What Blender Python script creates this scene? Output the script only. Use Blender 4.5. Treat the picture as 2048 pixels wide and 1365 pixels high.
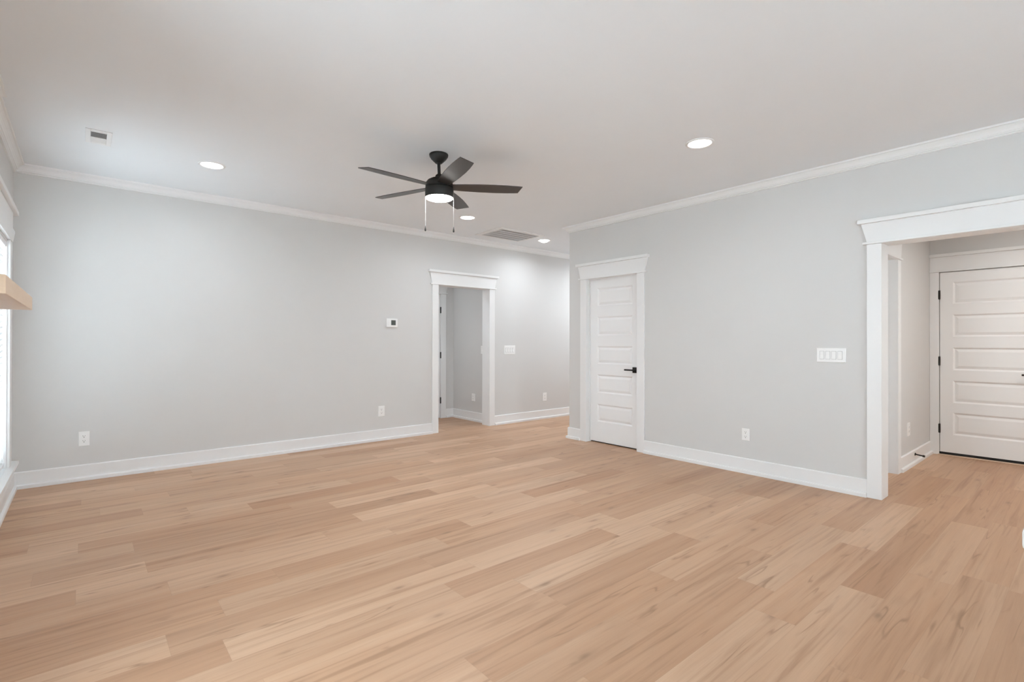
import bpy, bmesh, math, random
from math import sin, cos, pi, radians, hypot, atan2
from mathutils import Vector, Matrix

for o in list(bpy.data.objects):
    bpy.data.objects.remove(o, do_unlink=True)
S = bpy.context.scene
COL = S.collection

# ------------------------------------------------------------------ camera
F_PX, YAW, PITCH, ROLL = 1007.52, radians(40.382), radians(0.1728), radians(0.0912)
cd = bpy.data.cameras.new('camera'); cam = bpy.data.objects.new('camera', cd); COL.objects.link(cam)
fw = Vector((sin(YAW)*cos(PITCH), cos(YAW)*cos(PITCH), sin(PITCH)))
rt = Vector((cos(YAW), -sin(YAW), 0)); up = rt.cross(fw)
r2 = cos(ROLL)*rt + sin(ROLL)*up; u2 = -sin(ROLL)*rt + cos(ROLL)*up
M = Matrix((( r2.x, u2.x, -fw.x, 0), (r2.y, u2.y, -fw.y, 0), (r2.z, u2.z, -fw.z, 1.25), (0, 0, 0, 1)))
cam.matrix_world = M
cd.sensor_width = 36; cd.lens = F_PX/2048*36; cd.clip_start = 0.02
S.camera = cam

# ------------------------------------------------------------------ world, exposure
S.view_settings.view_transform = 'Standard'; S.view_settings.look = 'None'
S.view_settings.gamma = 1; S.view_settings.use_curve_mapping = False
S.view_settings.exposure = 0.15
S.cycles.max_bounces = 16; S.cycles.diffuse_bounces = 10; S.cycles.glossy_bounces = 4
W = bpy.data.worlds.new('sky'); S.world = W; W.use_nodes = True
bgn = W.node_tree.nodes['Background']; bgn.inputs[0].default_value = (0.80, 0.90, 1.0, 1); bgn.inputs[1].default_value = 2.2

# ------------------------------------------------------------------ key dimensions (metres)
H = 2.758          # ceiling
YB = 5.977         # back wall face
XR = 4.851         # right wall face
YC = 4.541         # end of right wall (alcove corner)
XL = -0.457        # left wall face
XLB, BR0, BR1 = -0.433, 2.50, 4.28     # chimney breast
T = 0.147          # wall thickness
YREAR = -4.2
XALC = 7.6         # far end of the alcove
XF = 7.35          # entry wall face
YFL = 1.288        # foyer left wall face
YFR = -1.7
YH = 7.10          # hall far wall
XH = 4.745         # hall right wall
TOP = 2.048        # top of openings

def area(name, loc, direction, sx, sy, power, color=(1, 1, 1), shape='RECTANGLE', spread=180):
    d = bpy.data.lights.new(name, 'AREA'); d.shape = shape; d.size = sx
    if shape in ('RECTANGLE', 'ELLIPSE'): d.size_y = sy
    d.energy = power; d.color = color; d.spread = radians(spread)
    o = bpy.data.objects.new(name, d); COL.objects.link(o); o.location = loc
    o.rotation_euler = Vector(direction).to_track_quat('-Z', 'Y').to_euler()
    return o
# daylight lamps; all but the far left window are unseen, added as fill
DAY = (0.77, 0.93, 1.02)
LAMP = (0.88, 0.95, 1.02)
FILL_REAR_WIN = [(-0.15, 1.35), (1.75, 3.25)]  # unseen openings, added to let fill light in from behind
for a, b in FILL_REAR_WIN:
    area('fill_rear', ((a+b)/2, YREAR-0.55, 1.0), (0, 1, 0.18), b-a, 1.8, 55*(b-a), DAY)
area('daylight_left_far', (XL-0.75, 4.97, 1.25), (1, 0, .2), 1.2, 2.0, 92, DAY)
area('fill_left_mid', (XL-0.75, 1.70, 1.25), (1, 0, .15), 1.1, 2.0, 70, DAY)
area('fill_left_near', (XL-0.75, -2.0, 1.25), (1, 0, .2), 1.6, 2.0, 65, DAY)

# ------------------------------------------------------------------ materials
def node_mat(name):
    m = bpy.data.materials.new(name); m.use_nodes = True
    nt = m.node_tree; b = nt.nodes['Principled BSDF']
    return m, nt, b
def paint(name, col, rough=0.6, bump=0.0, scale=400, spec=0.3, metal=0):
    m, nt, b = node_mat(name)
    b.inputs['Roughness'].default_value = rough
    b.inputs['Specular IOR Level'].default_value = spec
    b.inputs['Metallic'].default_value = metal
    tc = nt.nodes.new('ShaderNodeTexCoord'); n = nt.nodes.new('ShaderNodeTexNoise')
    n.inputs['Scale'].default_value = 3.0; n.inputs['Detail'].default_value = 4
    nt.links.new(tc.outputs['Object'], n.inputs['Vector'])
    mx = nt.nodes.new('ShaderNodeMix'); mx.data_type = 'RGBA'
    mx.inputs[6].default_value = (*[c*0.985 for c in col], 1); mx.inputs[7].default_value = (*[min(1, c*1.015) for c in col], 1)
    nt.links.new(n.outputs['Fac'], mx.inputs[0]); nt.links.new(mx.outputs[2], b.inputs['Base Color'])
    if bump:
        n2 = nt.nodes.new('ShaderNodeTexNoise'); n2.inputs['Scale'].default_value = scale
        nt.links.new(tc.outputs['Object'], n2.inputs['Vector'])
        bp = nt.nodes.new('ShaderNodeBump'); bp.inputs['Strength'].default_value = bump; bp.inputs['Distance'].default_value = 0.001
        nt.links.new(n2.outputs['Fac'], bp.inputs['Height']); nt.links.new(bp.outputs['Normal'], b.inputs['Normal'])
    return m
def emit(name, col, strength):
    m, nt, b = node_mat(name)
    b.inputs['Base Color'].default_value = (0.9, 0.9, 0.9, 1)
    b.inputs['Emission Color'].default_value = (*col, 1); b.inputs['Emission Strength'].default_value = strength
    return m
M_WALL = paint('wall_paint_grey', (0.648, 0.641, 0.629), 0.55, 0.15, 350)
M_CEIL = paint('ceiling_paint', (0.780, 0.805, 0.828), 0.8, 0.15, 250)
M_TRIM = paint('white_trim_paint', (0.80, 0.80, 0.795), 0.35, spec=0.4)
M_DOOR = paint('white_door_paint', (0.83, 0.83, 0.825), 0.4, spec=0.4)
M_PLAST = paint('white_plastic', (0.86, 0.86, 0.85), 0.3, spec=0.5)
M_BLACK = paint('matte_black_metal', (0.014, 0.013, 0.012), 0.5, spec=0.35)
M_BLADE = paint('dark_bronze_blade', (0.020, 0.017, 0.015), 0.36, spec=0.8)
M_DARK = paint('dark_slot', (0.05, 0.05, 0.05), 0.7)
M_SCREEN = paint('lcd_grey', (0.09, 0.10, 0.09), 0.25)
M_RECESS = paint('recess_shade_grey', (0.42, 0.42, 0.42), 0.7)  # shade tone for recesses, painted on flat sheets
M_VENT = paint('vent_enamel', (0.78, 0.78, 0.78), 0.4)
M_CHAIN = paint('nickel_chain', (0.42, 0.40, 0.38), 0.45, metal=0.6)
M_RUBBER = paint('black_rubber', (0.02, 0.02, 0.02), 0.7)
M_QUARTZ = paint('white_quartz', (0.84, 0.84, 0.83), 0.2, spec=0.5)
M_LENS = emit('lamp_lens', (1.0, 0.97, 0.93), 9.0)
M_FANLENS = emit('fan_lens', (1.0, 0.97, 0.93), 28.0)
M_BLIND = paint('white_blind_slat', (0.88, 0.89, 0.90), 0.5)
def glass():
    m, nt, b = node_mat('window_glass')
    b.inputs['Transmission Weight'].default_value = 1; b.inputs['Roughness'].default_value = 0
    b.inputs['IOR'].default_value = 1.02; b.inputs['Base Color'].default_value = (1, 1, 1, 1)
    return m
M_GLASS = glass()

def math_node(nt, op, a, b=None, c=None):
    n = nt.nodes.new('ShaderNodeMath'); n.operation = op
    for i, v in enumerate((a, b, c)):
        if v is None: continue
        if isinstance(v, (int, float)): n.inputs[i].default_value = v
        else: nt.links.new(v, n.inputs[i])
    return n.outputs[0]
def combine(nt, x, y, z=0.0):
    n = nt.nodes.new('ShaderNodeCombineXYZ')
    for i, v in enumerate((x, y, z)):
        if isinstance(v, (int, float)): n.inputs[i].default_value = v
        else: nt.links.new(v, n.inputs[i])
    return n.outputs[0]
def noise(nt, vec, scale, detail=3, rough=0.5, dist=0.0):
    n = nt.nodes.new('ShaderNodeTexNoise'); n.inputs['Scale'].default_value = scale
    n.inputs['Detail'].default_value = detail; n.inputs['Roughness'].default_value = rough
    n.inputs['Distortion'].default_value = dist
    nt.links.new(vec, n.inputs['Vector']); return n.outputs['Fac']
def ramp(nt, fac, stops):
    n = nt.nodes.new('ShaderNodeValToRGB'); e = n.color_ramp.elements
    while len(e) < len(stops): e.new(0.5)
    for k, (p, c) in enumerate(stops):
        e[k].position = p; e[k].color = (*c, 1) if len(c) == 3 else c
    nt.links.new(fac, n.inputs[0]); return n.outputs[0]
def mixc(nt, fac, a, b, mode='MIX'):
    n = nt.nodes.new('ShaderNodeMix'); n.data_type = 'RGBA'; n.blend_type = mode
    for i, v in ((0, fac), (6, a), (7, b)):
        if isinstance(v, (int, float)): n.inputs[i].default_value = v
        elif isinstance(v, tuple): n.inputs[i].default_value = (*v, 1)
        else: nt.links.new(v, n.inputs[i])
    return n.outputs[2]
def plank_floor():
    m, nt, b = node_mat('oak_plank_floor')
    tc = nt.nodes.new('ShaderNodeTexCoord'); sp = nt.nodes.new('ShaderNodeSeparateXYZ')
    nt.links.new(tc.outputs['Object'], sp.inputs[0]); X, Y = sp.outputs[0], sp.outputs[1]
    v = math_node(nt, 'DIVIDE', math_node(nt, 'SUBTRACT', Y, 0.125), 0.19)
    row = math_node(nt, 'FLOOR', v)
    wr = nt.nodes.new('ShaderNodeTexWhiteNoise'); wr.noise_dimensions = '1D'; nt.links.new(row, wr.inputs['W'])
    u = math_node(nt, 'ADD', math_node(nt, 'DIVIDE', X, 1.22), math_node(nt, 'MULTIPLY', wr.outputs['Value'], 7.0))
    col = math_node(nt, 'FLOOR', u)
    wp = nt.nodes.new('ShaderNodeTexWhiteNoise'); wp.noise_dimensions = '2D'
    nt.links.new(combine(nt, row, col), wp.inputs['Vector']); pid = wp.outputs['Value']
    off = math_node(nt, 'MULTIPLY', pid, 37.0)
    # broad cloudy tone along the board
    g1 = noise(nt, combine(nt, math_node(nt, 'MULTIPLY', X, 0.55), math_node(nt, 'MULTIPLY', Y, 8.0), off), 1.0, 4, 0.55, 0.6)
    g2 = noise(nt, combine(nt, math_node(nt, 'MULTIPLY', X, 0.9), math_node(nt, 'MULTIPLY', Y, 26.0), off), 1.0, 4, 0.5, 1.2)
    g3 = noise(nt, combine(nt, math_node(nt, 'MULTIPLY', X, 6.0), math_node(nt, 'MULTIPLY', Y, 300.0), off), 1.0, 2, 0.6)
    tone = math_node(nt, 'ADD', math_node(nt, 'MULTIPLY', pid, 0.42), math_node(nt, 'MULTIPLY', g1, 0.58))
    base = ramp(nt, tone, [(0.22, (0.410, 0.226, 0.126)), (0.42, (0.475, 0.280, 0.166)), (0.60, (0.535, 0.335, 0.210)), (0.82, (0.640, 0.432, 0.290))])
    wh = nt.nodes.new('ShaderNodeTexWhiteNoise'); wh.noise_dimensions = '3D'
    nt.links.new(combine(nt, row, col, 5.0), wh.inputs['Vector'])
    base = mixc(nt, math_node(nt, 'MULTIPLY', wh.outputs['Value'], 0.28), base, (0.46, 0.32, 0.22))
    streak = ramp(nt, g2, [(0.25, (0.76, 0.72, 0.68)), (0.47, (1, 1, 1)), (0.75, (1.07, 1.07, 1.07))])
    c = mixc(nt, 1.0, base, streak, 'MULTIPLY')
    fine = ramp(nt, g3, [(0.25, (0.96, 0.955, 0.95)), (0.6, (1.015, 1.015, 1.015))])
    c = mixc(nt, 1.0, c, fine, 'MULTIPLY')
    # mineral streaks: thin wandering dark lines
    wv = noise(nt, combine(nt, math_node(nt, 'MULTIPLY', X, 1.1), math_node(nt, 'MULTIPLY', Y, 12.0), math_node(nt, 'ADD', off, 11.0)), 1.0, 2, 0.45, 0.15)
    line = math_node(nt, 'ABSOLUTE', math_node(nt, 'SUBTRACT', wv, 0.5))
    msk = noise(nt, combine(nt, math_node(nt, 'MULTIPLY', X, 2.6), math_node(nt, 'MULTIPLY', Y, 9.0), math_node(nt, 'ADD', off, 3.0)), 1.0, 2)
    lf = math_node(nt, 'MULTIPLY', ramp(nt, line, [(0.0, (1, 1, 1)), (0.020, (0, 0, 0))]), ramp(nt, msk, [(0.54, (0, 0, 0)), (0.66, (1, 1, 1))]))
    c = mixc(nt, math_node(nt, 'MULTIPLY', lf, 0.62), c, (0.24, 0.13, 0.07))
    # knots
    vo = nt.nodes.new('ShaderNodeTexVoronoi'); vo.inputs['Scale'].default_value = 1.0
    nt.links.new(combine(nt, math_node(nt, 'MULTIPLY', X, 3.2), math_node(nt, 'MULTIPLY', Y, 8.5), off), vo.inputs['Vector'])
    sel = nt.nodes.new('ShaderNodeSeparateColor'); nt.links.new(vo.outputs['Color'], sel.inputs[0])
    kn = math_node(nt, 'ADD', vo.outputs['Distance'], math_node(nt, 'MULTIPLY', math_node(nt, 'SUBTRACT', g2, 0.5), 0.12))
    kf = math_node(nt, 'MULTIPLY', ramp(nt, kn, [(0.03, (1, 1, 1)), (0.14, (0.22, 0.22, 0.22)), (0.32, (0, 0, 0))]), math_node(nt, 'GREATER_THAN', sel.outputs[0], 0.58))
    c = mixc(nt, math_node(nt, 'MULTIPLY', kf, 0.68), c, (0.25, 0.15, 0.09))
    # seams
    fv = math_node(nt, 'FRACT', v); fu = math_node(nt, 'FRACT', u)
    dv = math_node(nt, 'MULTIPLY', math_node(nt, 'MINIMUM', fv, math_node(nt, 'SUBTRACT', 1.0, fv)), 0.19)
    du = math_node(nt, 'MULTIPLY', math_node(nt, 'MINIMUM', fu, math_node(nt, 'SUBTRACT', 1.0, fu)), 1.22)
    seam = math_node(nt, 'LESS_THAN', math_node(nt, 'MINIMUM', dv, du), 0.0009)
    c = mixc(nt, math_node(nt, 'MULTIPLY', seam, 0.30), c, (0.30, 0.19, 0.12))
    nt.links.new(c, b.inputs['Base Color'])
    b.inputs['Roughness'].default_value = 0.42; b.inputs['Specular IOR Level'].default_value = 0.35
    bp = nt.nodes.new('ShaderNodeBump'); bp.inputs['Strength'].default_value = 0.12; bp.inputs['Distance'].default_value = 0.0006
    nt.links.new(g3, bp.inputs['Height']); nt.links.new(bp.outputs['Normal'], b.inputs['Normal'])
    return m
M_FLOOR = plank_floor()
def mantel_wood(name='mantel_wood', a=(0.70, 0.52, 0.36), bcol=(0.80, 0.64, 0.48)):
    m, nt, b = node_mat(name)
    tc = nt.nodes.new('ShaderNodeTexCoord'); sp = nt.nodes.new('ShaderNodeSeparateXYZ')
    nt.links.new(tc.outputs['Object'], sp.inputs[0])
    g = noise(nt, combine(nt, math_node(nt, 'MULTIPLY', sp.outputs[0], 30.0), math_node(nt, 'MULTIPLY', sp.outputs[1], 2.0), math_node(nt, 'MULTIPLY', sp.outputs[2], 34.0)), 1.0, 5, 0.6, 0.4)
    nt.links.new(mixc(nt, g, a, bcol), b.inputs['Base Color'])
    b.inputs['Roughness'].default_value = 0.5
    return m
M_MANTEL = mantel_wood()
M_REDUCER = mantel_wood('threshold_wood', (0.66, 0.48, 0.36), (0.76, 0.58, 0.45))

# ------------------------------------------------------------------ mesh helpers
def new_bm(): return bmesh.new()
def bx(bm, x0, x1, y0, y1, z0, z1, f=None):
    P = [(x, y, z) for z in (z0, z1) for y in (y0, y1) for x in (x0, x1)]
    vs = [bm.verts.new(f(p) if f else p) for p in P]
    for q in ((0, 1, 3, 2), (4, 6, 7, 5), (0, 4, 5, 1), (2, 3, 7, 6), (0, 2, 6, 4), (1, 5, 7, 3)):
        bm.faces.new([vs[i] for i in q])
def loft(bm, rings, close=True, caps=True):
    R = [[bm.verts.new(p) for p in r] for r in rings]; n = len(R[0])
    for a, b in zip(R, R[1:]):
        for i in range(n if close else n-1):
            j = (i+1) % n; bm.faces.new([a[i], a[j], b[j], b[i]])
    if caps: bm.faces.new(R[0][::-1]); bm.faces.new(R[-1])
def lathe(bm, prof, c=(0, 0, 0), n=48, axis='z', closed=True):
    rings = []
    for r, z in prof:
        ring = []
        for k in range(n):
            a = 2*pi*k/n; p = (r*cos(a), r*sin(a), z)
            if axis == 'x': p = (z, r*cos(a), r*sin(a))
            if axis == 'y': p = (r*cos(a), z, r*sin(a))
            ring.append((p[0]+c[0], p[1]+c[1], p[2]+c[2]))
        rings.append(ring)
    loft(bm, rings)
def tube(bm, a, b, r0, r1=None, n=16):
    a, b = Vector(a), Vector(b); d = (b-a).normalized(); t = d.orthogonal().normalized(); s = d.cross(t)
    r1 = r0 if r1 is None else r1
    loft(bm, [[tuple(p + (t*cos(2*pi*k/n)+s*sin(2*pi*k/n))*r) for k in range(n)] for p, r in ((a, r0), (b, r1))])
def sweep(bm, path, prof):
    """profile (d, z) swept along a level polyline; d is measured to the right of travel"""
    n = len(path); rings = []
    def rn(a, b):
        dx, dy = b[0]-a[0], b[1]-a[1]; l = hypot(dx, dy); return (dy/l, -dx/l)
    for i, p in enumerate(path):
        if i == 0: m = rn(path[0], path[1])
        elif i == n-1: m = rn(path[-2], path[-1])
        else:
            a, b = rn(path[i-1], p), rn(p, path[i+1]); q = (a[0]+b[0], a[1]+b[1]); k = 1+a[0]*b[0]+a[1]*b[1]
            m = (q[0]/k, q[1]/k)
        rings.append([(p[0]+m[0]*d, p[1]+m[1]*d, z) for d, z in prof])
    loft(bm, rings)
def obj(name, bm, mat, parent=None, bevel=0, smooth=False, origin=None):
    bmesh.ops.recalc_face_normals(bm, faces=bm.faces[:])
    me = bpy.data.meshes.new(name); bm.to_mesh(me); bm.free()
    o = bpy.data.objects.new(name, me); COL.objects.link(o); me.materials.append(mat)
    if origin is not None:
        me.transform(Matrix.Translation(-Vector(origin))); o.location = origin
    if parent is not None:
        o.parent = parent
        o.location = Vector(o.location) - world_loc(parent)
    if bevel:
        md = o.modifiers.new('bevel', 'BEVEL'); md.width = bevel; md.segments = 2; md.limit_method = 'ANGLE'; md.angle_limit = radians(40)
    if smooth:
        for p in me.polygons: p.use_smooth = True
        try:
            me.set_sharp_from_angle(angle=radians(35))
        except Exception: pass
    return o
def world_loc(o):
    v = Vector(o.location)
    while o.parent: o = o.parent; v += Vector(o.location)
    return v
def thing(name, label, cat, loc, group=None, kind=None):
    o = bpy.data.objects.new(name, None); COL.objects.link(o); o.location = loc; o.empty_display_size = 0.1
    if label: o['label'] = label
    if cat: o['category'] = cat
    if group: o['group'] = group
    if kind: o['kind'] = kind
    return o
def struct(name, bm, mat, label=None, **k):
    o = obj(name, bm, mat, **k); o['kind'] = 'structure'
    if label: o['label'] = label
    return o
def frame(o, s, n):
    """local (s along wall, n out of the wall, z) -> world"""
    return lambda p: (o[0]+s[0]*p[0]+n[0]*p[1], o[1]+s[1]*p[0]+n[1]*p[1], p[2])
F_BACK = frame((0, YB), (1, 0), (0, -1))
F_RIGHT = frame((XR, 0), (0, 1), (-1, 0))
F_LEFT = frame((XL, 0), (0, 1), (1, 0))
F_FOYL = frame((0, YFL), (1, 0), (0, -1))
F_ENTRY = frame((XF, 0), (0, 1), (-1, 0))
F_HALLB = frame((0, YH), (1, 0), (0, -1))
F_HALLR = frame((XH, 0), (0, 1), (-1, 0))

# ------------------------------------------------------------------ room shell
J = 0.018          # jamb board thickness
def wall(name, f, s0, s1, holes, label, thick=T, zt=H):
    """holes: (a, b, z0, z1) clear openings; the rough hole is J wider"""
    bm = new_bm(); cur = s0
    for a, b, z0, z1 in sorted(holes):
        bx(bm, cur, a, -thick, 0, 0, zt, f)
        bx(bm, a, b, -thick, 0, z1, zt, f)
        if z0 > 0: bx(bm, a, b, -thick, 0, 0, z0, f)
        cur = b
    bx(bm, cur, s1, -thick, 0, 0, zt, f)
    return struct(name, bm, M_WALL, label)
bm = new_bm(); bx(bm, XL-T, XALC+T, YREAR-T, YH+T, -0.12, 0); struct('floor', bm, M_FLOOR, 'light oak plank floor')
bm = new_bm(); bx(bm, XL-T, XALC+T, YREAR-T, YH+T, H, H+0.12); struct('ceiling', bm, M_CEIL, 'flat off-white ceiling')
OB = (3.738, 4.629)            # opening in the back wall
OR = (-1.10, 1.147)            # wide opening to the foyer
DR = (3.476, 4.238)            # closet door in the right wall
FD = (5.10, 5.91)              # door in the foyer left wall
HD = (3.66, 4.487)             # door in the hall far wall
EW = (0.345, 1.205)            # entry door
LW = (4.60, 5.56)              # far left window
LW2 = (-2.8, -1.2)  # unseen window behind the camera, added for fill light
LW3 = (1.22, 2.18)  # unseen twin of the far window, added to light the right wall
wall('wall_back', F_BACK, XL-T, XALC+T, [(OB[0]-J, OB[1]+J, 0, TOP+J)], 'light grey back wall')
wall('wall_right', F_RIGHT, YREAR, YC, [(DR[0]-J, DR[1]+J, 0, TOP+J), (OR[0]-J, OR[1]+J, 0, TOP+J)], 'light grey right wall with closet door')
bm = new_bm()
for y0, y1, z0, z1 in ((YREAR-T, LW2[0], 0, H), (LW2[0], LW2[1], 0, .24), (LW2[0], LW2[1], 2.05, H), (LW2[1], LW3[0], 0, H), (LW3[0], LW3[1], 0, .24), (LW3[0], LW3[1], 2.05, H), (LW3[1], LW[0], 0, H), (LW[0], LW[1], 0, .24), (LW[0], LW[1], 2.05, H), (LW[1], YB, 0, H)):
    bx(bm, XL-T, XL, y0, y1, z0, z1)
struct('wall_left', bm, M_WALL, 'light grey left wall with windows')
bm = new_bm(); bx(bm, XL, XLB, BR0, BR1, 0, H); struct('wall_chimney', bm, M_WALL, 'shallow chimney breast on the left wall')
bm = new_bm(); cur = XL-T
for a, b in FILL_REAR_WIN:
    bx(bm, cur, a, YREAR-T, YREAR, 0, H); bx(bm, a, b, YREAR-T, YREAR, 0, .2); bx(bm, a, b, YREAR-T, YREAR, 2.3, H); cur = b
bx(bm, cur, XF+T, YREAR-T, YREAR, 0, H); struct('wall_rear', bm, M_WALL, 'unseen rear wall with added window openings')
bm = new_bm(); bx(bm, XR+T, XALC, YC-T, YC, 0, H); struct('wall_alcove', bm, M_WALL, 'alcove side wall')
bm = new_bm(); bx(bm, XALC, XALC+T, YC, YB, 0, H); struct('wall_alcove_end', bm, M_WALL, 'alcove end wall')
wall('wall_foyer_left', F_FOYL, XR+T, XF, [(FD[0]-J, FD[1]+J, 0, TOP+J)], 'foyer side wall')
wall('wall_foyer_entry', F_ENTRY, YFR-T, YFL+T, [(EW[0]-J, EW[1]+J, 0, TOP+J)], 'foyer wall with entry door')
bm = new_bm(); bx(bm, XR+T, XF, YFR-T, YFR, 0, H); struct('wall_foyer_right', bm, M_WALL, 'foyer right wall')
wall('wall_hall_end', F_HALLB, 2.4, XH+T, [(HD[0]-J, HD[1]+J, 0, TOP+J)], 'hall end wall')
bm = new_bm(); bx(bm, XH, XH+T, YB+T, YH, 0, H); struct('wall_hall_right', bm, M_WALL, 'hall right wall')
bm = new_bm(); bx(bm, 2.4, 2.4+T, YB+T, YH, 0, H); struct('wall_hall_left', bm, M_WALL, 'hall left wall')

CROWN = [(0, H-.0725), (.014, H-.0725), (.017, H-.069), (.017, H-.064), (.013, H-.062), (.020, H-.060), (.023, H-.055), (.023, H-.051),
         (.028, H-.050), (.033, H-.038), (.041, H-.028), (.052, H-.020), (.058, H-.017), (.058, H-.014), (.070, H-.013), (.071, H-.006), (.071, H), (0, H)]
BASE = [(0, 0), (.034, 0), (.034, .026), (.030, .033), (.016, .035), (.016, .136), (.012, .1425), (0, .1425)]
def trim_run(name, paths, prof, label):
    bm = new_bm()
    for p in paths: sweep(bm, p, prof)
    return struct(name, bm, M_TRIM, label)
trim_run('trim_1', [[(XL, YREAR), (XL, BR0), (XLB, BR0), (XLB, BR1), (XL, BR1), (XL, YB), (XALC, YB)]], CROWN, 'white crown moulding over left and back walls')
trim_run('trim_2', [[(XALC, YC), (XR, YC), (XR, YREAR)]], CROWN, 'white crown moulding over the right wall')
CW = 0.10
trim_run('baseboard_left', [[(XL, YREAR), (XL, BR0), (XLB, BR0), (XLB, BR1), (XL, BR1), (XL, YB), (OB[0]-CW, YB)]], BASE, 'white baseboard along left and back walls')
trim_run('baseboard_back', [[(OB[1]+CW, YB), (XALC, YB)]], BASE, 'white baseboard right of the back opening')
trim_run('baseboard_right', [[(XALC, YC), (XR, YC), (XR, DR[1]+CW)], [(XR, DR[0]-CW), (XR, OR[1]+CW)], [(XR, OR[0]-CW), (XR, YREAR)]], BASE, 'white baseboard along the right wall')
trim_run('baseboard_foyer', [[(FD[1]+CW, YFL), (XF-0.018, YFL)]], BASE, 'white baseboard in the foyer')
trim_run('baseboard_hall', [[(HD[1]+CW, YH), (XH, YH), (XH, YB+T+0.02)]], BASE, 'white baseboard in the hall')

# ------------------------------------------------------------------ casings, jambs, headers
def header_part(f, a, b, root, la=CW, lb=CW, n0=0.0, clamp_hi=None):
    """header over clear opening a..b; la/lb casing widths"""
    def c(v): return v if clamp_hi is None else min(v, clamp_hi)
    bm = new_bm()
    bx(bm, a-la-.027, c(b+lb+.027), n0, n0+.030, TOP+.001, TOP+.019, f)
    z0, z1 = TOP+.019, TOP+.170
    q = [(a-la, z0), (c(b+lb), z0), (c(b+lb+.040), z1), (a-la-.040, z1)]
    loft(bm, [[f((s, n, z)) for s, z in q] for n in (n0, n0+.019)])
    bx(bm, a-la-.062, c(b+lb+.062), n0, n0+.045, z1, z1+.032, f)
    return obj('header', bm, M_TRIM, root, bevel=.0015)
def cased(root, f, a, b, both=True, depth=T, la=CW, lb=CW, clamp_hi=None, stop=None):
    """legs, header, jamb lining (and door stop) of one opening"""
    sides = [(0.0, .018)] + ([(-depth-.018, -depth)] if both else [])
    for k, (n0, n1) in enumerate(sides):
        for s0, s1 in ((a-la, a), (b, b+lb)):
            bm = new_bm(); bx(bm, s0, s1, n0, n1, 0, TOP, f); obj('casing', bm, M_TRIM, root, bevel=.0015)
        if k == 0: header_part(f, a, b, root, la, lb, 0.0, clamp_hi)
    if both:
        bm = new_bm(); bx(bm, a-la-.05, b+lb+.05, -depth-.03, -depth, TOP, TOP+.2, f); obj('header', bm, M_TRIM, root, bevel=.0015)
    bm = new_bm()
    bx(bm, a-J, a, -depth, 0, 0, TOP+J, f); bx(bm, b, b+J, -depth, 0, 0, TOP+J, f); bx(bm, a, b, -depth, 0, TOP, TOP+J, f)
    if stop is not None:
        s0, s1 = stop
        bx(bm, a, a+.012, s0, s1, 0, TOP-.012, f); bx(bm, b-.012, b, s0, s1, 0, TOP-.012, f); bx(bm, a, b, s0, s1, TOP-.012, TOP, f)
    obj('jamb', bm, M_TRIM, root)
r = thing('trim_3', 'white cased opening in the back wall leading to the hall', None, F_BACK(((OB[0]+OB[1])/2, 0, 0)), kind='structure')
cased(r, F_BACK, *OB)
r = thing('trim_4', 'wide white cased opening in the right wall leading to the foyer', None, F_RIGHT(((OR[0]+OR[1])/2, 0, 0)), kind='structure')
cased(r, F_RIGHT, *OR)

def panel_door(f, s0, s1, z0, z1, n, panels, ps0, ps1, thick=.035):
    """slab with its face at n; panels list of (z0, z1); ps0..ps1 panel span"""
    bm = new_bm()
    zs = [z0] + [v for p in sorted(panels) for v in p] + [z1]
    ss = [s0, ps0, ps1, s1]
    def quad(pts): bm.faces.new([bm.verts.new(f(p)) for p in pts])
    for i in range(len(zs)-1):
        for j in range(3):
            a, b, c, d = ss[j], ss[j+1], zs[i], zs[i+1]
            if j == 1 and i % 2 == 1:
                rings = []
                for ins, dn in ((0, 0), (.010, -.008), (.016, -.013), (.020, -.013), (.046, -.0035)):
                    rings.append([(a+ins, n+dn, c+ins), (b-ins, n+dn, c+ins), (b-ins, n+dn, d-ins), (a+ins, n+dn, d-ins)])
                for r0, r1 in zip(rings, rings[1:]):
                    for k in range(4):
                        m = (k+1) % 4; quad([r0[k], r0[m], r1[m], r1[k]])
                quad(rings[-1])
            else: quad([(a, n, c), (b, n, c), (b, n, d), (a, n, d)])
    quad([(s0, n-thick, z0), (s1, n-thick, z0), (s1, n-thick, z1), (s0, n-thick, z1)])
    for s in (s0, s1): quad([(s, n, z0), (s, n-thick, z0), (s, n-thick, z1), (s, n, z1)])
    for z in (z0, z1): quad([(s0, n, z), (s1, n, z), (s1, n-thick, z), (s0, n-thick, z)])
    bmesh.ops.remove_doubles(bm, verts=bm.verts[:], dist=1e-5)
    return bm
def lever_handle(f, s, n, z, direction, slab, root):
    bm = new_bm(); bx(bm, s-.031, s+.031, n, n+.008, z-.033, z+.033, f)
    hd = obj('door_handle', bm, M_BLACK, root, bevel=.0015); hd['label'] = 'black lever handle on square rosette'
    bm = new_bm(); tube(bm, f((s, n+.008, z)), f((s, n+.052, z)), .013, .010)
    bx(bm, min(s-.010*direction, s+.115*direction), max(s-.010*direction, s+.115*direction), n+.045, n+.057, z-.009, z+.009, f)
    o = obj('lever', bm, M_BLACK, hd, bevel=.002)
    return hd
def hinge(f, s, n, z, root, leaf=0):
    bm = new_bm(); p, q = f((s, n, z-.05)), f((s, n, z+.05)); tube(bm, p, q, .0105, n=12)
    tube(bm, f((s, n, z-.054)), f((s, n, z+.054)), .004, n=10)
    if leaf: bx(bm, s, s+leaf, n-.012, n-.002, z-.049, z+.049, f)
    return obj('hinge', bm, M_BLACK, root)

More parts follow.
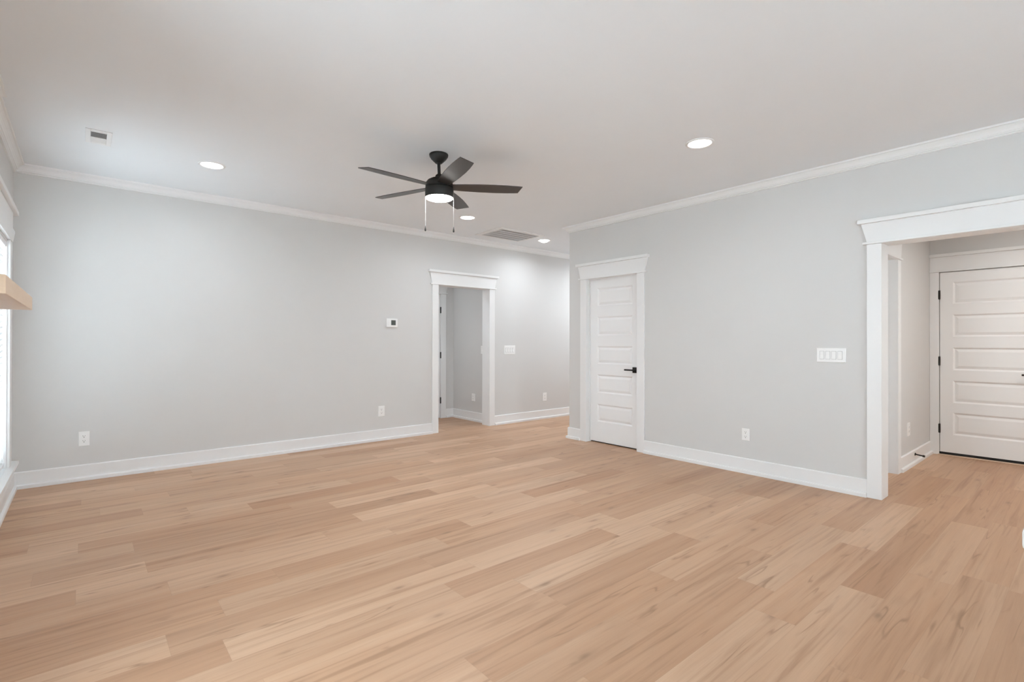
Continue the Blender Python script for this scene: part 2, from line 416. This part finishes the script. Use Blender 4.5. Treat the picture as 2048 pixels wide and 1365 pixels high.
# door_1: closet door in the right wall
r = thing('door_1', 'white five-panel closet door with black lever in the right wall', None, F_RIGHT(((DR[0]+DR[1])/2, 0, 0)), kind='structure')
cased(r, F_RIGHT, *DR, both=False, depth=T, stop=(-.052, -.041))
PN = [(.264, .483), (.623, .852), (.985, 1.207), (1.339, 1.573), (1.707, 1.930)]
slab = obj('door_slab', panel_door(F_RIGHT, DR[0]+.003, DR[1]-.003, .016, TOP-.003, -.053, PN, 3.585, 4.116), M_DOOR, r)
lever_handle(F_RIGHT, 3.549, -.053, .930, 1, slab, r)
bm = new_bm(); bx(bm, DR[0], DR[1], -.10, -.08, .0005, .006, F_RIGHT); obj('threshold', bm, M_DARK, r)
bm = new_bm(); bx(bm, XR+T+.005, XR+T+.03, DR[0]-.05, DR[1]+.05, .001, TOP+.05); struct('wall_closet', bm, M_WALL, 'closet interior wall')

# door_2: entry door in the foyer
r = thing('door_2', 'white five-panel entry door with black hinges in the foyer', None, F_ENTRY(((EW[0]+EW[1])/2, 0, 0)), kind='structure')
cased(r, F_ENTRY, *EW, both=False, depth=T, lb=YFL-EW[1]-.001, clamp_hi=YFL-.001)
PN2 = [(.232, .479), (.588, .835), (.951, 1.201), (1.322, 1.568), (1.685, 1.930)]
obj('door_slab', panel_door(F_ENTRY, EW[0]+.004, EW[1]-.006, .034, TOP-.006, .004, PN2, .455, 1.088, .044), M_DOOR, r)
bm = new_bm(); bx(bm, EW[0], EW[1], -.04, .006, .008, .0335, F_ENTRY); obj('door_sweep', bm, M_RUBBER, r)['label'] = 'black rubber sweep'
bm = new_bm(); loft(bm, [[F_ENTRY((s, n, z)) for n, z in ((-.1, .001), (.040, .001), (.040, .005), (.022, .0075), (-.1, .0075))] for s in (EW[0], EW[1]+.01)]); obj('threshold', bm, M_REDUCER, r)['label'] = 'pale wood threshold'
for z in (.295, 1.050, 1.793): hinge(F_ENTRY, EW[1]-.001, .011, z, r)
lever_handle(F_ENTRY, .432, .004, .925, 1, None, r)
bm = new_bm(); bx(bm, XF+T+.005, XF+T+.03, EW[0]-.1, EW[1]+.1, .001, TOP+.06); struct('wall_porch', bm, M_WALL, 'outer face behind entry door')

# door_3: door in the foyer side wall
r = thing('door_3', 'white door and casing in the foyer side wall', None, F_FOYL(((FD[0]+FD[1])/2, 0, 0)), kind='structure')
cased(r, F_FOYL, *FD, both=False, depth=T, stop=(-.100, -.060))
obj('door_slab', panel_door(F_FOYL, FD[0]+.003, FD[1]-.003, .014, TOP-.003, -.102, PN2, FD[0]+.11, FD[1]-.11), M_DOOR, r)

# door_4: hall door, hinges on its right jamb
r = thing('door_4', 'white casing with black hinges seen through the back opening', None, F_HALLB(((HD[0]+HD[1])/2, 0, 0)), kind='structure')
cased(r, F_HALLB, *HD, both=False, depth=T, stop=(-.060, -.040))
obj('door_slab', panel_door(F_HALLB, HD[0]+.003, HD[1]-.004, .014, TOP-.003, -.001, PN2, HD[0]+.11, HD[1]-.11), M_DOOR, r)
for z in (.295, 1.040, 1.783): hinge(F_HALLB, HD[1]-.001, .011, z, r)

# ------------------------------------------------------------------ left window with blinds, unseen windows added for fill
def window_left(name, a, b, label, la, lb):
    r = thing(name, label, None, F_LEFT(((a+b)/2, 0, .24)), kind='structure'); f = F_LEFT
    for s0, s1 in ((a-la, a), (b, b+lb)):
        bm = new_bm(); bx(bm, s0, s1, 0, .018, .262, 2.05, f); obj('casing', bm, M_TRIM, r, bevel=.0015)
    bm = new_bm()
    q = [(a-la, 2.052), (b+lb, 2.052), (b+lb+.155, 2.15), (b+lb+.155, 2.165), (a-la-.155, 2.165), (a-la-.155, 2.15)]
    loft(bm, [[f((s, n, z)) for s, z in q] for n in (0, .022)])
    bx(bm, a-la-.03, b+lb+.03, 0, .019, 2.165, 2.295, f); bx(bm, a-la-.16, b+lb+.16, 0, .045, 2.295, 2.33, f)
    obj('header', bm, M_TRIM, r, bevel=.0015)
    bm = new_bm(); bx(bm, a-la-.12, b+lb+.16, -.001+.001, .05, .237, .262, f); bx(bm, a+.001, b-.001, -T, 0, .242, .262, f); obj('window_sill', bm, M_TRIM, r, bevel=.002)
    bm = new_bm(); bx(bm, a-la, b+lb, 0, .018, .146, .237, f); obj('apron', bm, M_TRIM, r, bevel=.001)
    bm = new_bm()
    bx(bm, a, a+.015, -T, 0, .262, 2.05, f); bx(bm, b-.015, b, -T, 0, .262, 2.05, f); bx(bm, a, b, -T, 0, 2.035, 2.05, f)
    obj('jamb', bm, M_TRIM, r)
    bm = new_bm(); n0, n1 = -T+.01, -T+.05
    bx(bm, a+.015, a+.06, n0, n1, .262, 2.035, f); bx(bm, b-.06, b-.015, n0, n1, .262, 2.035, f)
    bx(bm, a+.06, b-.06, n0, n1, .262, .32, f); bx(bm, a+.06, b-.06, n0, n1, 1.98, 2.035, f); bx(bm, a+.06, b-.06, n0, n1, 1.13, 1.18, f)
    obj('window_frame', bm, M_TRIM, r)
    bm = new_bm(); bx(bm, a+.06, b-.06, n0+.015, n0+.02, .32, 1.13, f); bx(bm, a+.06, b-.06, n0+.015, n0+.02, 1.18, 1.98, f); obj('pane', bm, M_GLASS, r)
    return r
window_left('window_1', *LW, 'white trimmed window beside the back wall corner', .14, .14)
window_left('window_2', *LW2, 'unseen white trimmed window behind the camera on the left wall, added for fill light', .10, .10)
def blind(a, b, label):
    r = thing('window_blind', label, 'blind', F_LEFT(((a+b)/2, -.035, .28)))
    bm = new_bm(); f = F_LEFT; z = .33
    while z < 1.985:
        loft(bm, [[f((s, -.035+dn*cos(.95), z+dn*sin(.95)+dz)) for dn, dz in ((-.024, 0), (0, .003), (.024, 0), (.024, .003), (0, .006), (-.024, .003))] for s in (a+.022, b-.022)])
        z += .046
    obj('slats', bm, M_BLIND, r)
    bm = new_bm(); bx(bm, a+.018, b-.018, -.065, -.005, 1.99, 2.032, f); obj('headrail', bm, M_BLIND, r, bevel=.002)
    bm = new_bm(); bx(bm, a+.02, b-.02, -.060, -.010, .285, .305, f); obj('bottom_rail', bm, M_BLIND, r, bevel=.002)
    for s in (a+.12, b-.12):
        bm = new_bm(); tube(bm, f((s, -.008, .30)), f((s, -.008, 1.99)), .0015, n=6); obj('ladder_cord', bm, M_BLIND, r)
    return r
window_left('window_6', *LW3, 'unseen white trimmed window mirroring the far one across the chimney breast, added for side light', .10, .10)
blind(LW[0], LW[1], 'white horizontal slat blind in the left window by the corner')
for k, (a, b) in enumerate(FILL_REAR_WIN):
    r = thing('window_%d' % (k+3), 'unseen rear window with white frame, added to admit fill light', None, ((a+b)/2, YREAR, .2), kind='structure')
    bm = new_bm()
    for s0, s1, z0, z1 in ((a, a+.06, .2, 2.3), (b-.06, b, .2, 2.3), (a+.06, b-.06, .2, .26), (a+.06, b-.06, 2.24, 2.3), ((a+b)/2-.025, (a+b)/2+.025, .26, 2.24)):
        bx(bm, s0, s1, YREAR-T+.02, YREAR-.02, z0, z1)
    obj('window_frame', bm, M_TRIM, r)
    bm = new_bm(); bx(bm, a+.06, b-.06, YREAR-T/2-.003, YREAR-T/2+.003, .26, 2.24); obj('pane', bm, M_GLASS, r)

# ------------------------------------------------------------------ fireplace mantel, kitchen island
bm = new_bm(); bx(bm, XLB, -.235, 2.82, 4.17, 1.440, 1.517)
o = obj('mantel_shelf', bm, M_MANTEL, bevel=.003, origin=(XLB, 3.495, 1.44))
o['label'] = 'pale wood beam mantel fixed to the left wall'; o['category'] = 'mantel'
IX, IY = 1.243, .0935
r = thing('kitchen_island', 'white kitchen island countertop corner at the right edge', 'kitchen island', (IX+.6, IY-.9, 0))
bm = new_bm(); bx(bm, IX, IX+1.0, IY-2.2, IY, .888, .928); o = obj('countertop', bm, M_QUARTZ, r); md = o.modifiers.new('b', 'BEVEL'); md.width = .009; md.segments = 4
bm = new_bm(); bx(bm, IX+.34, IX+.97, IY-2.17, IY-.05, .10, .888); bx(bm, IX+.36, IX+.92, IY-2.15, IY-.07, 0, .10); obj('cabinet', bm, M_TRIM, r, bevel=.001)

# ------------------------------------------------------------------ wall plates
def plate(name, f, s, z, w, h, label, cat, group=None):
    r = thing(name, label, cat, f((s, 0, z)), group)
    bm = new_bm(); s0, s1, z0, z1 = s-w/2, s+w/2, z-h/2, z+h/2
    rings = [[(s0, 0, z0), (s1, 0, z0), (s1, 0, z1), (s0, 0, z1)], [(s0, .003, z0), (s1, .003, z0), (s1, .003, z1), (s0, .003, z1)],
             [(s0+.004, .006, z0+.004), (s1-.004, .006, z0+.004), (s1-.004, .006, z1-.004), (s0+.004, .006, z1-.004)]]
    loft(bm, [[f(p) for p in rg] for rg in rings]); obj('cover_plate', bm, M_PLAST, r)
    return r
def outlet(f, s, z, w, h, label, group='duplex outlets low on the walls'):
    r = plate('wall_outlet', f, s, z, w, h, label, 'outlet', group)
    for dz in (.0215, -.0215):
        bm = new_bm(); n = 24; rr = .0175
        pts = [(s+max(-.0165, min(.0165, rr*1.05*cos(2*pi*k/n))), z+dz+max(-.0135, min(.0135, rr*sin(2*pi*k/n)))) for k in range(n)]
        loft(bm, [[f((a, nn, b)) for a, b in pts] for nn in (.006, .0085)]); rc = obj('receptacle', bm, M_PLAST, r)
        bm = new_bm()
        bx(bm, s-.0085, s-.0060, .0084, .0089, z+dz+.001, z+dz+.010, f); bx(bm, s+.0060, s+.0085, .0084, .0089, z+dz+.002, z+dz+.009, f)
        lathe_pts = [(s+.0035*cos(2*pi*k/12), z+dz-.0065+.0035*sin(2*pi*k/12)) for k in range(12)]
        loft(bm, [[f((a, nn, b)) for a, b in lathe_pts] for nn in (.0084, .0089)]); obj('slots', bm, M_DARK, rc)
    bm = new_bm(); loft(bm, [[f((s+.003*cos(2*pi*k/10), nn, z+.003*sin(2*pi*k/10))) for k in range(10)] for nn in (.006, .0068)]); obj('screw', bm, M_VENT, r)
    return r
outlet(F_BACK, .006, .374, .076, .130, 'white duplex outlet on the back wall nearest the window corner')
outlet(F_BACK, 2.897, .371, .086, .132, 'white duplex outlet on the back wall just left of the cased opening')
outlet(F_BACK, 5.791, .355, .086, .136, 'white duplex outlet on the back wall right of the cased opening')
outlet(F_RIGHT, 2.233, .369, .072, .115, 'white duplex outlet on the right wall between closet door and foyer opening')
outlet(F_FOYL, 6.37, .377, .10, .135, 'white duplex outlet on the foyer wall above the door stop')
outlet(F_HALLR, 6.525, .372, .085, .118, 'white duplex outlet in the dim hall seen through the back opening')
def switch(f, s, z, w, h, gangs, label):
    r = plate('light_switch', f, s, z, w, h, label, 'light switch', 'rocker light switches')
    for k in range(gangs):
        c = s+(k-(gangs-1)/2)*.0455
        bm = new_bm(); q = [(.006, z-.033), (.011, z-.033), (.0075, z), (.009, z+.033), (.006, z+.033)]
        loft(bm, [[f((a, n, zz)) for n, zz in q] for a in (c-.0155, c+.0155)]); rk = obj('rocker', bm, M_PLAST, r, bevel=.0008)
        bm = new_bm(); bx(bm, c-.0178, c+.0178, .0058, .0064, z-.0352, z+.0352, f); obj('rocker_gap_shade', bm, M_RECESS, rk)  # grey sheet painted for the shade around the rocker
    return r
switch(F_RIGHT, 1.508, 1.146, .220, .122, 4, 'white four-gang rocker switch left of the foyer opening')
switch(F_BACK, 5.034, 1.134, .222, .136, 4, 'white four-gang rocker switch right of the back wall opening')
switch(F_HALLR, 6.285, 1.135, .085, .125, 1, 'white switch in the hall half hidden behind the opening jamb')
# thermostat
r = thing('thermostat', 'small white thermostat with dark square screen on the back wall', 'thermostat', F_BACK((3.033, 0, 1.50)))
bm = new_bm(); bx(bm, 2.957, 3.111, 0, .024, 1.446, 1.556, F_BACK); obj('body', bm, M_PLAST, r, bevel=.004)
bm = new_bm(); bx(bm, 3.019, 3.083, .0235, .0248, 1.472, 1.536, F_BACK); obj('screen', bm, M_SCREEN, r)['label'] = 'dark grey display'
for k in range(3):
    bm = new_bm(); bx(bm, 2.974, 2.986, .0235, .0262, 1.474+k*.023, 1.482+k*.023, F_BACK); obj('button', bm, M_VENT, r)
# door stop on the foyer baseboard
r = thing('door_stop', 'black spring door stop on the foyer baseboard', 'door stop', F_FOYL((6.56, .016, .105)))
def pf(d): return F_FOYL((6.56, .016+d, .100-.12*d))
bm = new_bm(); tube(bm, pf(0), pf(.006), .015, n=20); obj('base_plate', bm, M_BLACK, r)
bm = new_bm(); tube(bm, pf(.006), pf(.066), .0055, n=12)
for k in range(12): tube(bm, pf(.008+k*.0048), pf(.0105+k*.0048), .0072, n=12)
obj('spring_rod', bm, M_BLACK, r)
bm = new_bm(); tube(bm, pf(.064), pf(.082), .011, n=16); obj('rubber_tip', bm, M_RUBBER, r)

# ------------------------------------------------------------------ ceiling register and return grille
r = thing('ceiling_register', 'small white air register in the ceiling near the left corner', 'air vent', (.08, 4.79, H))
bm = new_bm(); x0, x1, y0, y1 = .005, .155, 4.63, 4.95; z = H
for a, b, c, d in ((x0, x0+.03, y0, y1), (x1-.03, x1, y0, y1), (x0+.03, x1-.03, y0, y0+.045), (x0+.03, x1-.03, y1-.045, y1)): bx(bm, a, b, c, d, z-.007, z)
obj('frame', bm, M_VENT, r, bevel=.002)
bm = new_bm(); bx(bm, x0+.03, x1-.03, y0+.045, y1-.045, z-.0012, z-.0002); obj('duct_opening', bm, M_RECESS, r)['label'] = 'grey sheet standing for the shaded duct opening'  # flat sheet, shade of the duct put into its grey
for k in range(9):
    yy = y0+.060+k*.025; t = .55 if k < 5 else -.9
    bm = new_bm(); loft(bm, [[(x, yy+d*cos(t), z-.0065+d*sin(t)*.6) for d in (-.0095, .0095)] + [(x, yy+d*cos(t), z-.0057+d*sin(t)*.6) for d in (.0095, -.0095)] for x in (x0+.03, x1-.03)])
    obj('louver', bm, M_VENT, r)
r = thing('return_air_grille', 'large white return air grille in the ceiling by the alcove', 'air vent', (4.54, 5.38, H))
bm = new_bm(); x0, x1, y0, y1 = 4.145, 4.94, 5.095, 5.67
q = .075
for a, b, c, d in ((x0, x0+q, y0, y1), (x1-q+.03, x1, y0, y1), (x0+q, x1-q+.03, y0, y0+q), (x0+q, x1-q+.03, y1-.04, y1)): bx(bm, a, b, c, d, H-.008, H)
obj('frame', bm, M_VENT, r, bevel=.002)
gx0, gx1, gy0, gy1 = x0+q, x1-q+.03, y0+q, y1-.04
bm = new_bm(); bx(bm, gx0, gx1, gy0, gy1, H-.0012, H-.0002); obj('duct_opening', bm, paint('duct_shade_grey', (0.66, 0.66, 0.66), 0.8), r)  # grey sheet painted for the shade between the louvers
for k in range(1, 5):
    yy = gy0+(gy1-gy0)*k/5; bm = new_bm(); bx(bm, gx0, gx1, yy-.006, yy+.006, H-.0085, H-.0015); obj('cross_bar', bm, M_VENT, r)
bm = new_bm()
nl = 30
for k in range(nl):
    yy = gy0+.008+(gy1-gy0-.016)*k/(nl-1)
    loft(bm, [[(x, yy-.0055, H-.0065), (x, yy+.0055, H-.0030), (x, yy+.0055, H-.0024), (x, yy-.0055, H-.0059)] for x in (gx0, gx1)])
obj('louvers', bm, M_VENT, r)

# ------------------------------------------------------------------ recessed lights
WARM = (1.0, 0.95, 0.89)
def can_light(x, y, label, power, bulb=False, R=.082, col=LAMP):
    r = thing('recessed_light', label, 'ceiling light', (x, y, H), 'recessed ceiling lights')
    bm = new_bm(); n = 48
    prof = [(R+.022, H-.0005), (R+.020, H-.005), (R+.004, H-.008), (R, H-.005), (R, H-.0005)]
    rings = [[(x+p*cos(2*pi*k/n), y+p*sin(2*pi*k/n), z) for k in range(n)] for p, z in prof]
    loft(bm, rings, caps=False); bm2 = bm
    for k in range(n): pass
    obj('trim_ring', bm, M_VENT, r, smooth=True)
    bm = new_bm()
    if bulb: lathe(bm, [(.0005, H-.034), (.025, H-.032), (.045, H-.026), (.060, H-.014), (.064, H-.001), (.0005, H-.001)], (x, y, 0), 40)
    else: lathe(bm, [(.0005, H-.0095), (R*.7, H-.0085), (R-.001, H-.0045), (R-.001, H-.001), (.0005, H-.001)], (x, y, 0), 48)
    obj('lens', bm, M_LENS, r, smooth=True)
    a = area('lamp_light', (x, y, H-.012 - (.03 if bulb else 0)), (0, 0, -1), .15, .15, power, col, 'DISK', 165)
    a.parent = r; a.location = (0, 0, -.012-(.03 if bulb else 0))
    return r
can_light(.827, 4.915, 'recessed round ceiling light near the back left of the ceiling', 6.5)
can_light(3.518, 4.967, 'recessed round ceiling light behind the ceiling fan', 8)
can_light(3.536, 1.975, 'recessed round ceiling light nearest the right wall and foyer', 5.5)
can_light(5.160, 5.340, 'recessed ceiling light with protruding bulb beside the return grille', 8, bulb=True)
# same kind outside the frame; alcove, hall and kitchen ones added as fill
can_light(.83, 1.97, 'recessed ceiling light above the camera side of the room', 8)
can_light(6.1, -.35, 'recessed ceiling light in the foyer', 26, col=WARM)
can_light(7.0, 5.1, 'added unseen recessed light brightening the alcove', 26)  # unseen lamp added to lift the alcove brightness
can_light(3.2, 6.6, 'added unseen recessed light brightening the hall behind the back wall', 10)  # unseen lamp added to brighten the dim hall
can_light(1.2, -2.4, 'added unseen recessed fill light in the kitchen beside the rear windows, left', 3)  # this and the next are unseen, added as room fill
can_light(3.6, -2.4, 'added unseen recessed fill light in the kitchen beside the rear windows, right', 3)

# ------------------------------------------------------------------ ceiling fan
FX, FY = 2.168, 3.451
r = thing('ceiling_fan', 'black five-blade ceiling fan with round light and two pull chains', 'ceiling fan', (FX, FY, H))
bm = new_bm(); lathe(bm, [(.0005, H-.0005), (.074, H-.0005), (.076, H-.006), (.073, H-.020), (.060, H-.040), (.040, H-.060), (.030, H-.069), (.026, H-.073), (.0005, H-.074)], (FX-.004, FY+.003, 0)); obj('canopy', bm, M_BLACK, r, smooth=True)
bm = new_bm(); tube(bm, (FX-.004, FY+.003, H-.07), (FX, FY, 2.575), .0125, n=24); obj('downrod', bm, M_BLACK, r, smooth=True)
bm = new_bm(); lathe(bm, [(.0005, 2.598), (.020, 2.597), (.028, 2.590), (.033, 2.578), (.034, 2.560), (.0005, 2.560)], (FX, FY, 0), 32); obj('coupling_cover', bm, M_BLACK, r, smooth=True)
bm = new_bm(); lathe(bm, [(.0005, 2.566), (.040, 2.565), (.070, 2.558), (.093, 2.545), (.106, 2.528), (.110, 2.510), (.110, 2.489), (.100, 2.487), (.0005, 2.487)], (FX, FY, 0), 64); obj('motor_housing', bm, M_BLACK, r, smooth=True)
bm = new_bm(); lathe(bm, [(.0005, 2.486), (.100, 2.486), (.1115, 2.483), (.1125, 2.478), (.1125, 2.412), (.110, 2.408), (.106, 2.407), (.0005, 2.409)], (FX, FY, 0), 64); lk = obj('light_housing', bm, M_BLACK, r, smooth=True)
bm = new_bm(); lathe(bm, [(.0005, 2.388), (.050, 2.390), (.085, 2.395), (.103, 2.401), (.110, 2.4065), (.0005, 2.4068)], (FX, FY, 0), 64); obj('light_lens', bm, M_FANLENS, r, smooth=True)['label'] = 'glowing white round lens'
a = area('fan_light', (FX, FY, 2.383), (0, 0, -1), .20, .20, 9, LAMP, 'DISK', 175); a.parent = r; a.location = (0, 0, 2.383-H)
# blades
def blade_mesh():
    bm = new_bm(); st = [(.085, .040), (.12, .050), (.20, .058), (.32, .0655), (.44, .068), (.54, .065), (.62, .059), (.652, .055)]
    th = .0028; rings = []
    for rr, w in st:
        skew = 0.030*max(0, (rr-.50)/.15)
        # leading (ccw, +y) corner shorter than trailing (cw, -y)
        y1, y0 = w, -w
        rings.append([(rr+.004-skew*.5, y1, th), (rr+skew*.5, y0, th), (rr+skew*.5, y0, -th), (rr+.004-skew*.5, y1, -th)])
    loft(bm, rings)
    pitch = radians(9.5)
    bmesh.ops.transform(bm, matrix=Matrix.Rotation(-pitch, 4, 'X'), verts=bm.verts[:])
    bmesh.ops.recalc_face_normals(bm, faces=bm.faces[:])
    me = bpy.data.meshes.new('blade'); bm.to_mesh(me); bm.free(); me.materials.append(M_BLADE); return me
bmsh = blade_mesh()
for k in range(5):
    b = bpy.data.objects.new('blade', bmsh); COL.objects.link(b); b.parent = r
    b.location = (0, 0, 2.497-H); b.rotation_euler = (0, 0, radians(38.5+72*k))
    md = b.modifiers.new('bevel', 'BEVEL'); md.width = .0015; md.segments = 2
# pull chains on the sides facing left and right of the view
for (cx, cy, zt, zb) in ((2.0835, 3.5225, 2.455, 2.186), (2.2555, 3.3765, 2.465, 2.176)):
    bm = new_bm(); tube(bm, (cx, cy, zb), (cx, cy, zt), .0007, n=8)
    z = zb
    while z < zt:
        bmesh.ops.create_icosphere(bm, subdivisions=1, radius=.0013, matrix=Matrix.Translation((cx, cy, z))); z += .0042
    dx, dy = FX-cx, FY-cy; l = hypot(dx, dy)
    tube(bm, (cx, cy, zt), (cx+dx/l*.010, cy+dy/l*.010, zt+.004), .003, n=10)
    ch = obj('pull_chain', bm, M_CHAIN, r, origin=(cx, cy, zt)); ch['label'] = 'pale beaded pull chain'
    bm = new_bm(); lathe(bm, [(.0005, zb+.002), (.002, zb), (.0035, zb-.012), (.0065, zb-.030), (.0070, zb-.037), (.0050, zb-.043), (.0005, zb-.045)], (cx, cy, 0), 20)
    obj('pull_knob', bm, M_BLACK, ch, smooth=True)['label'] = 'black teardrop knob'
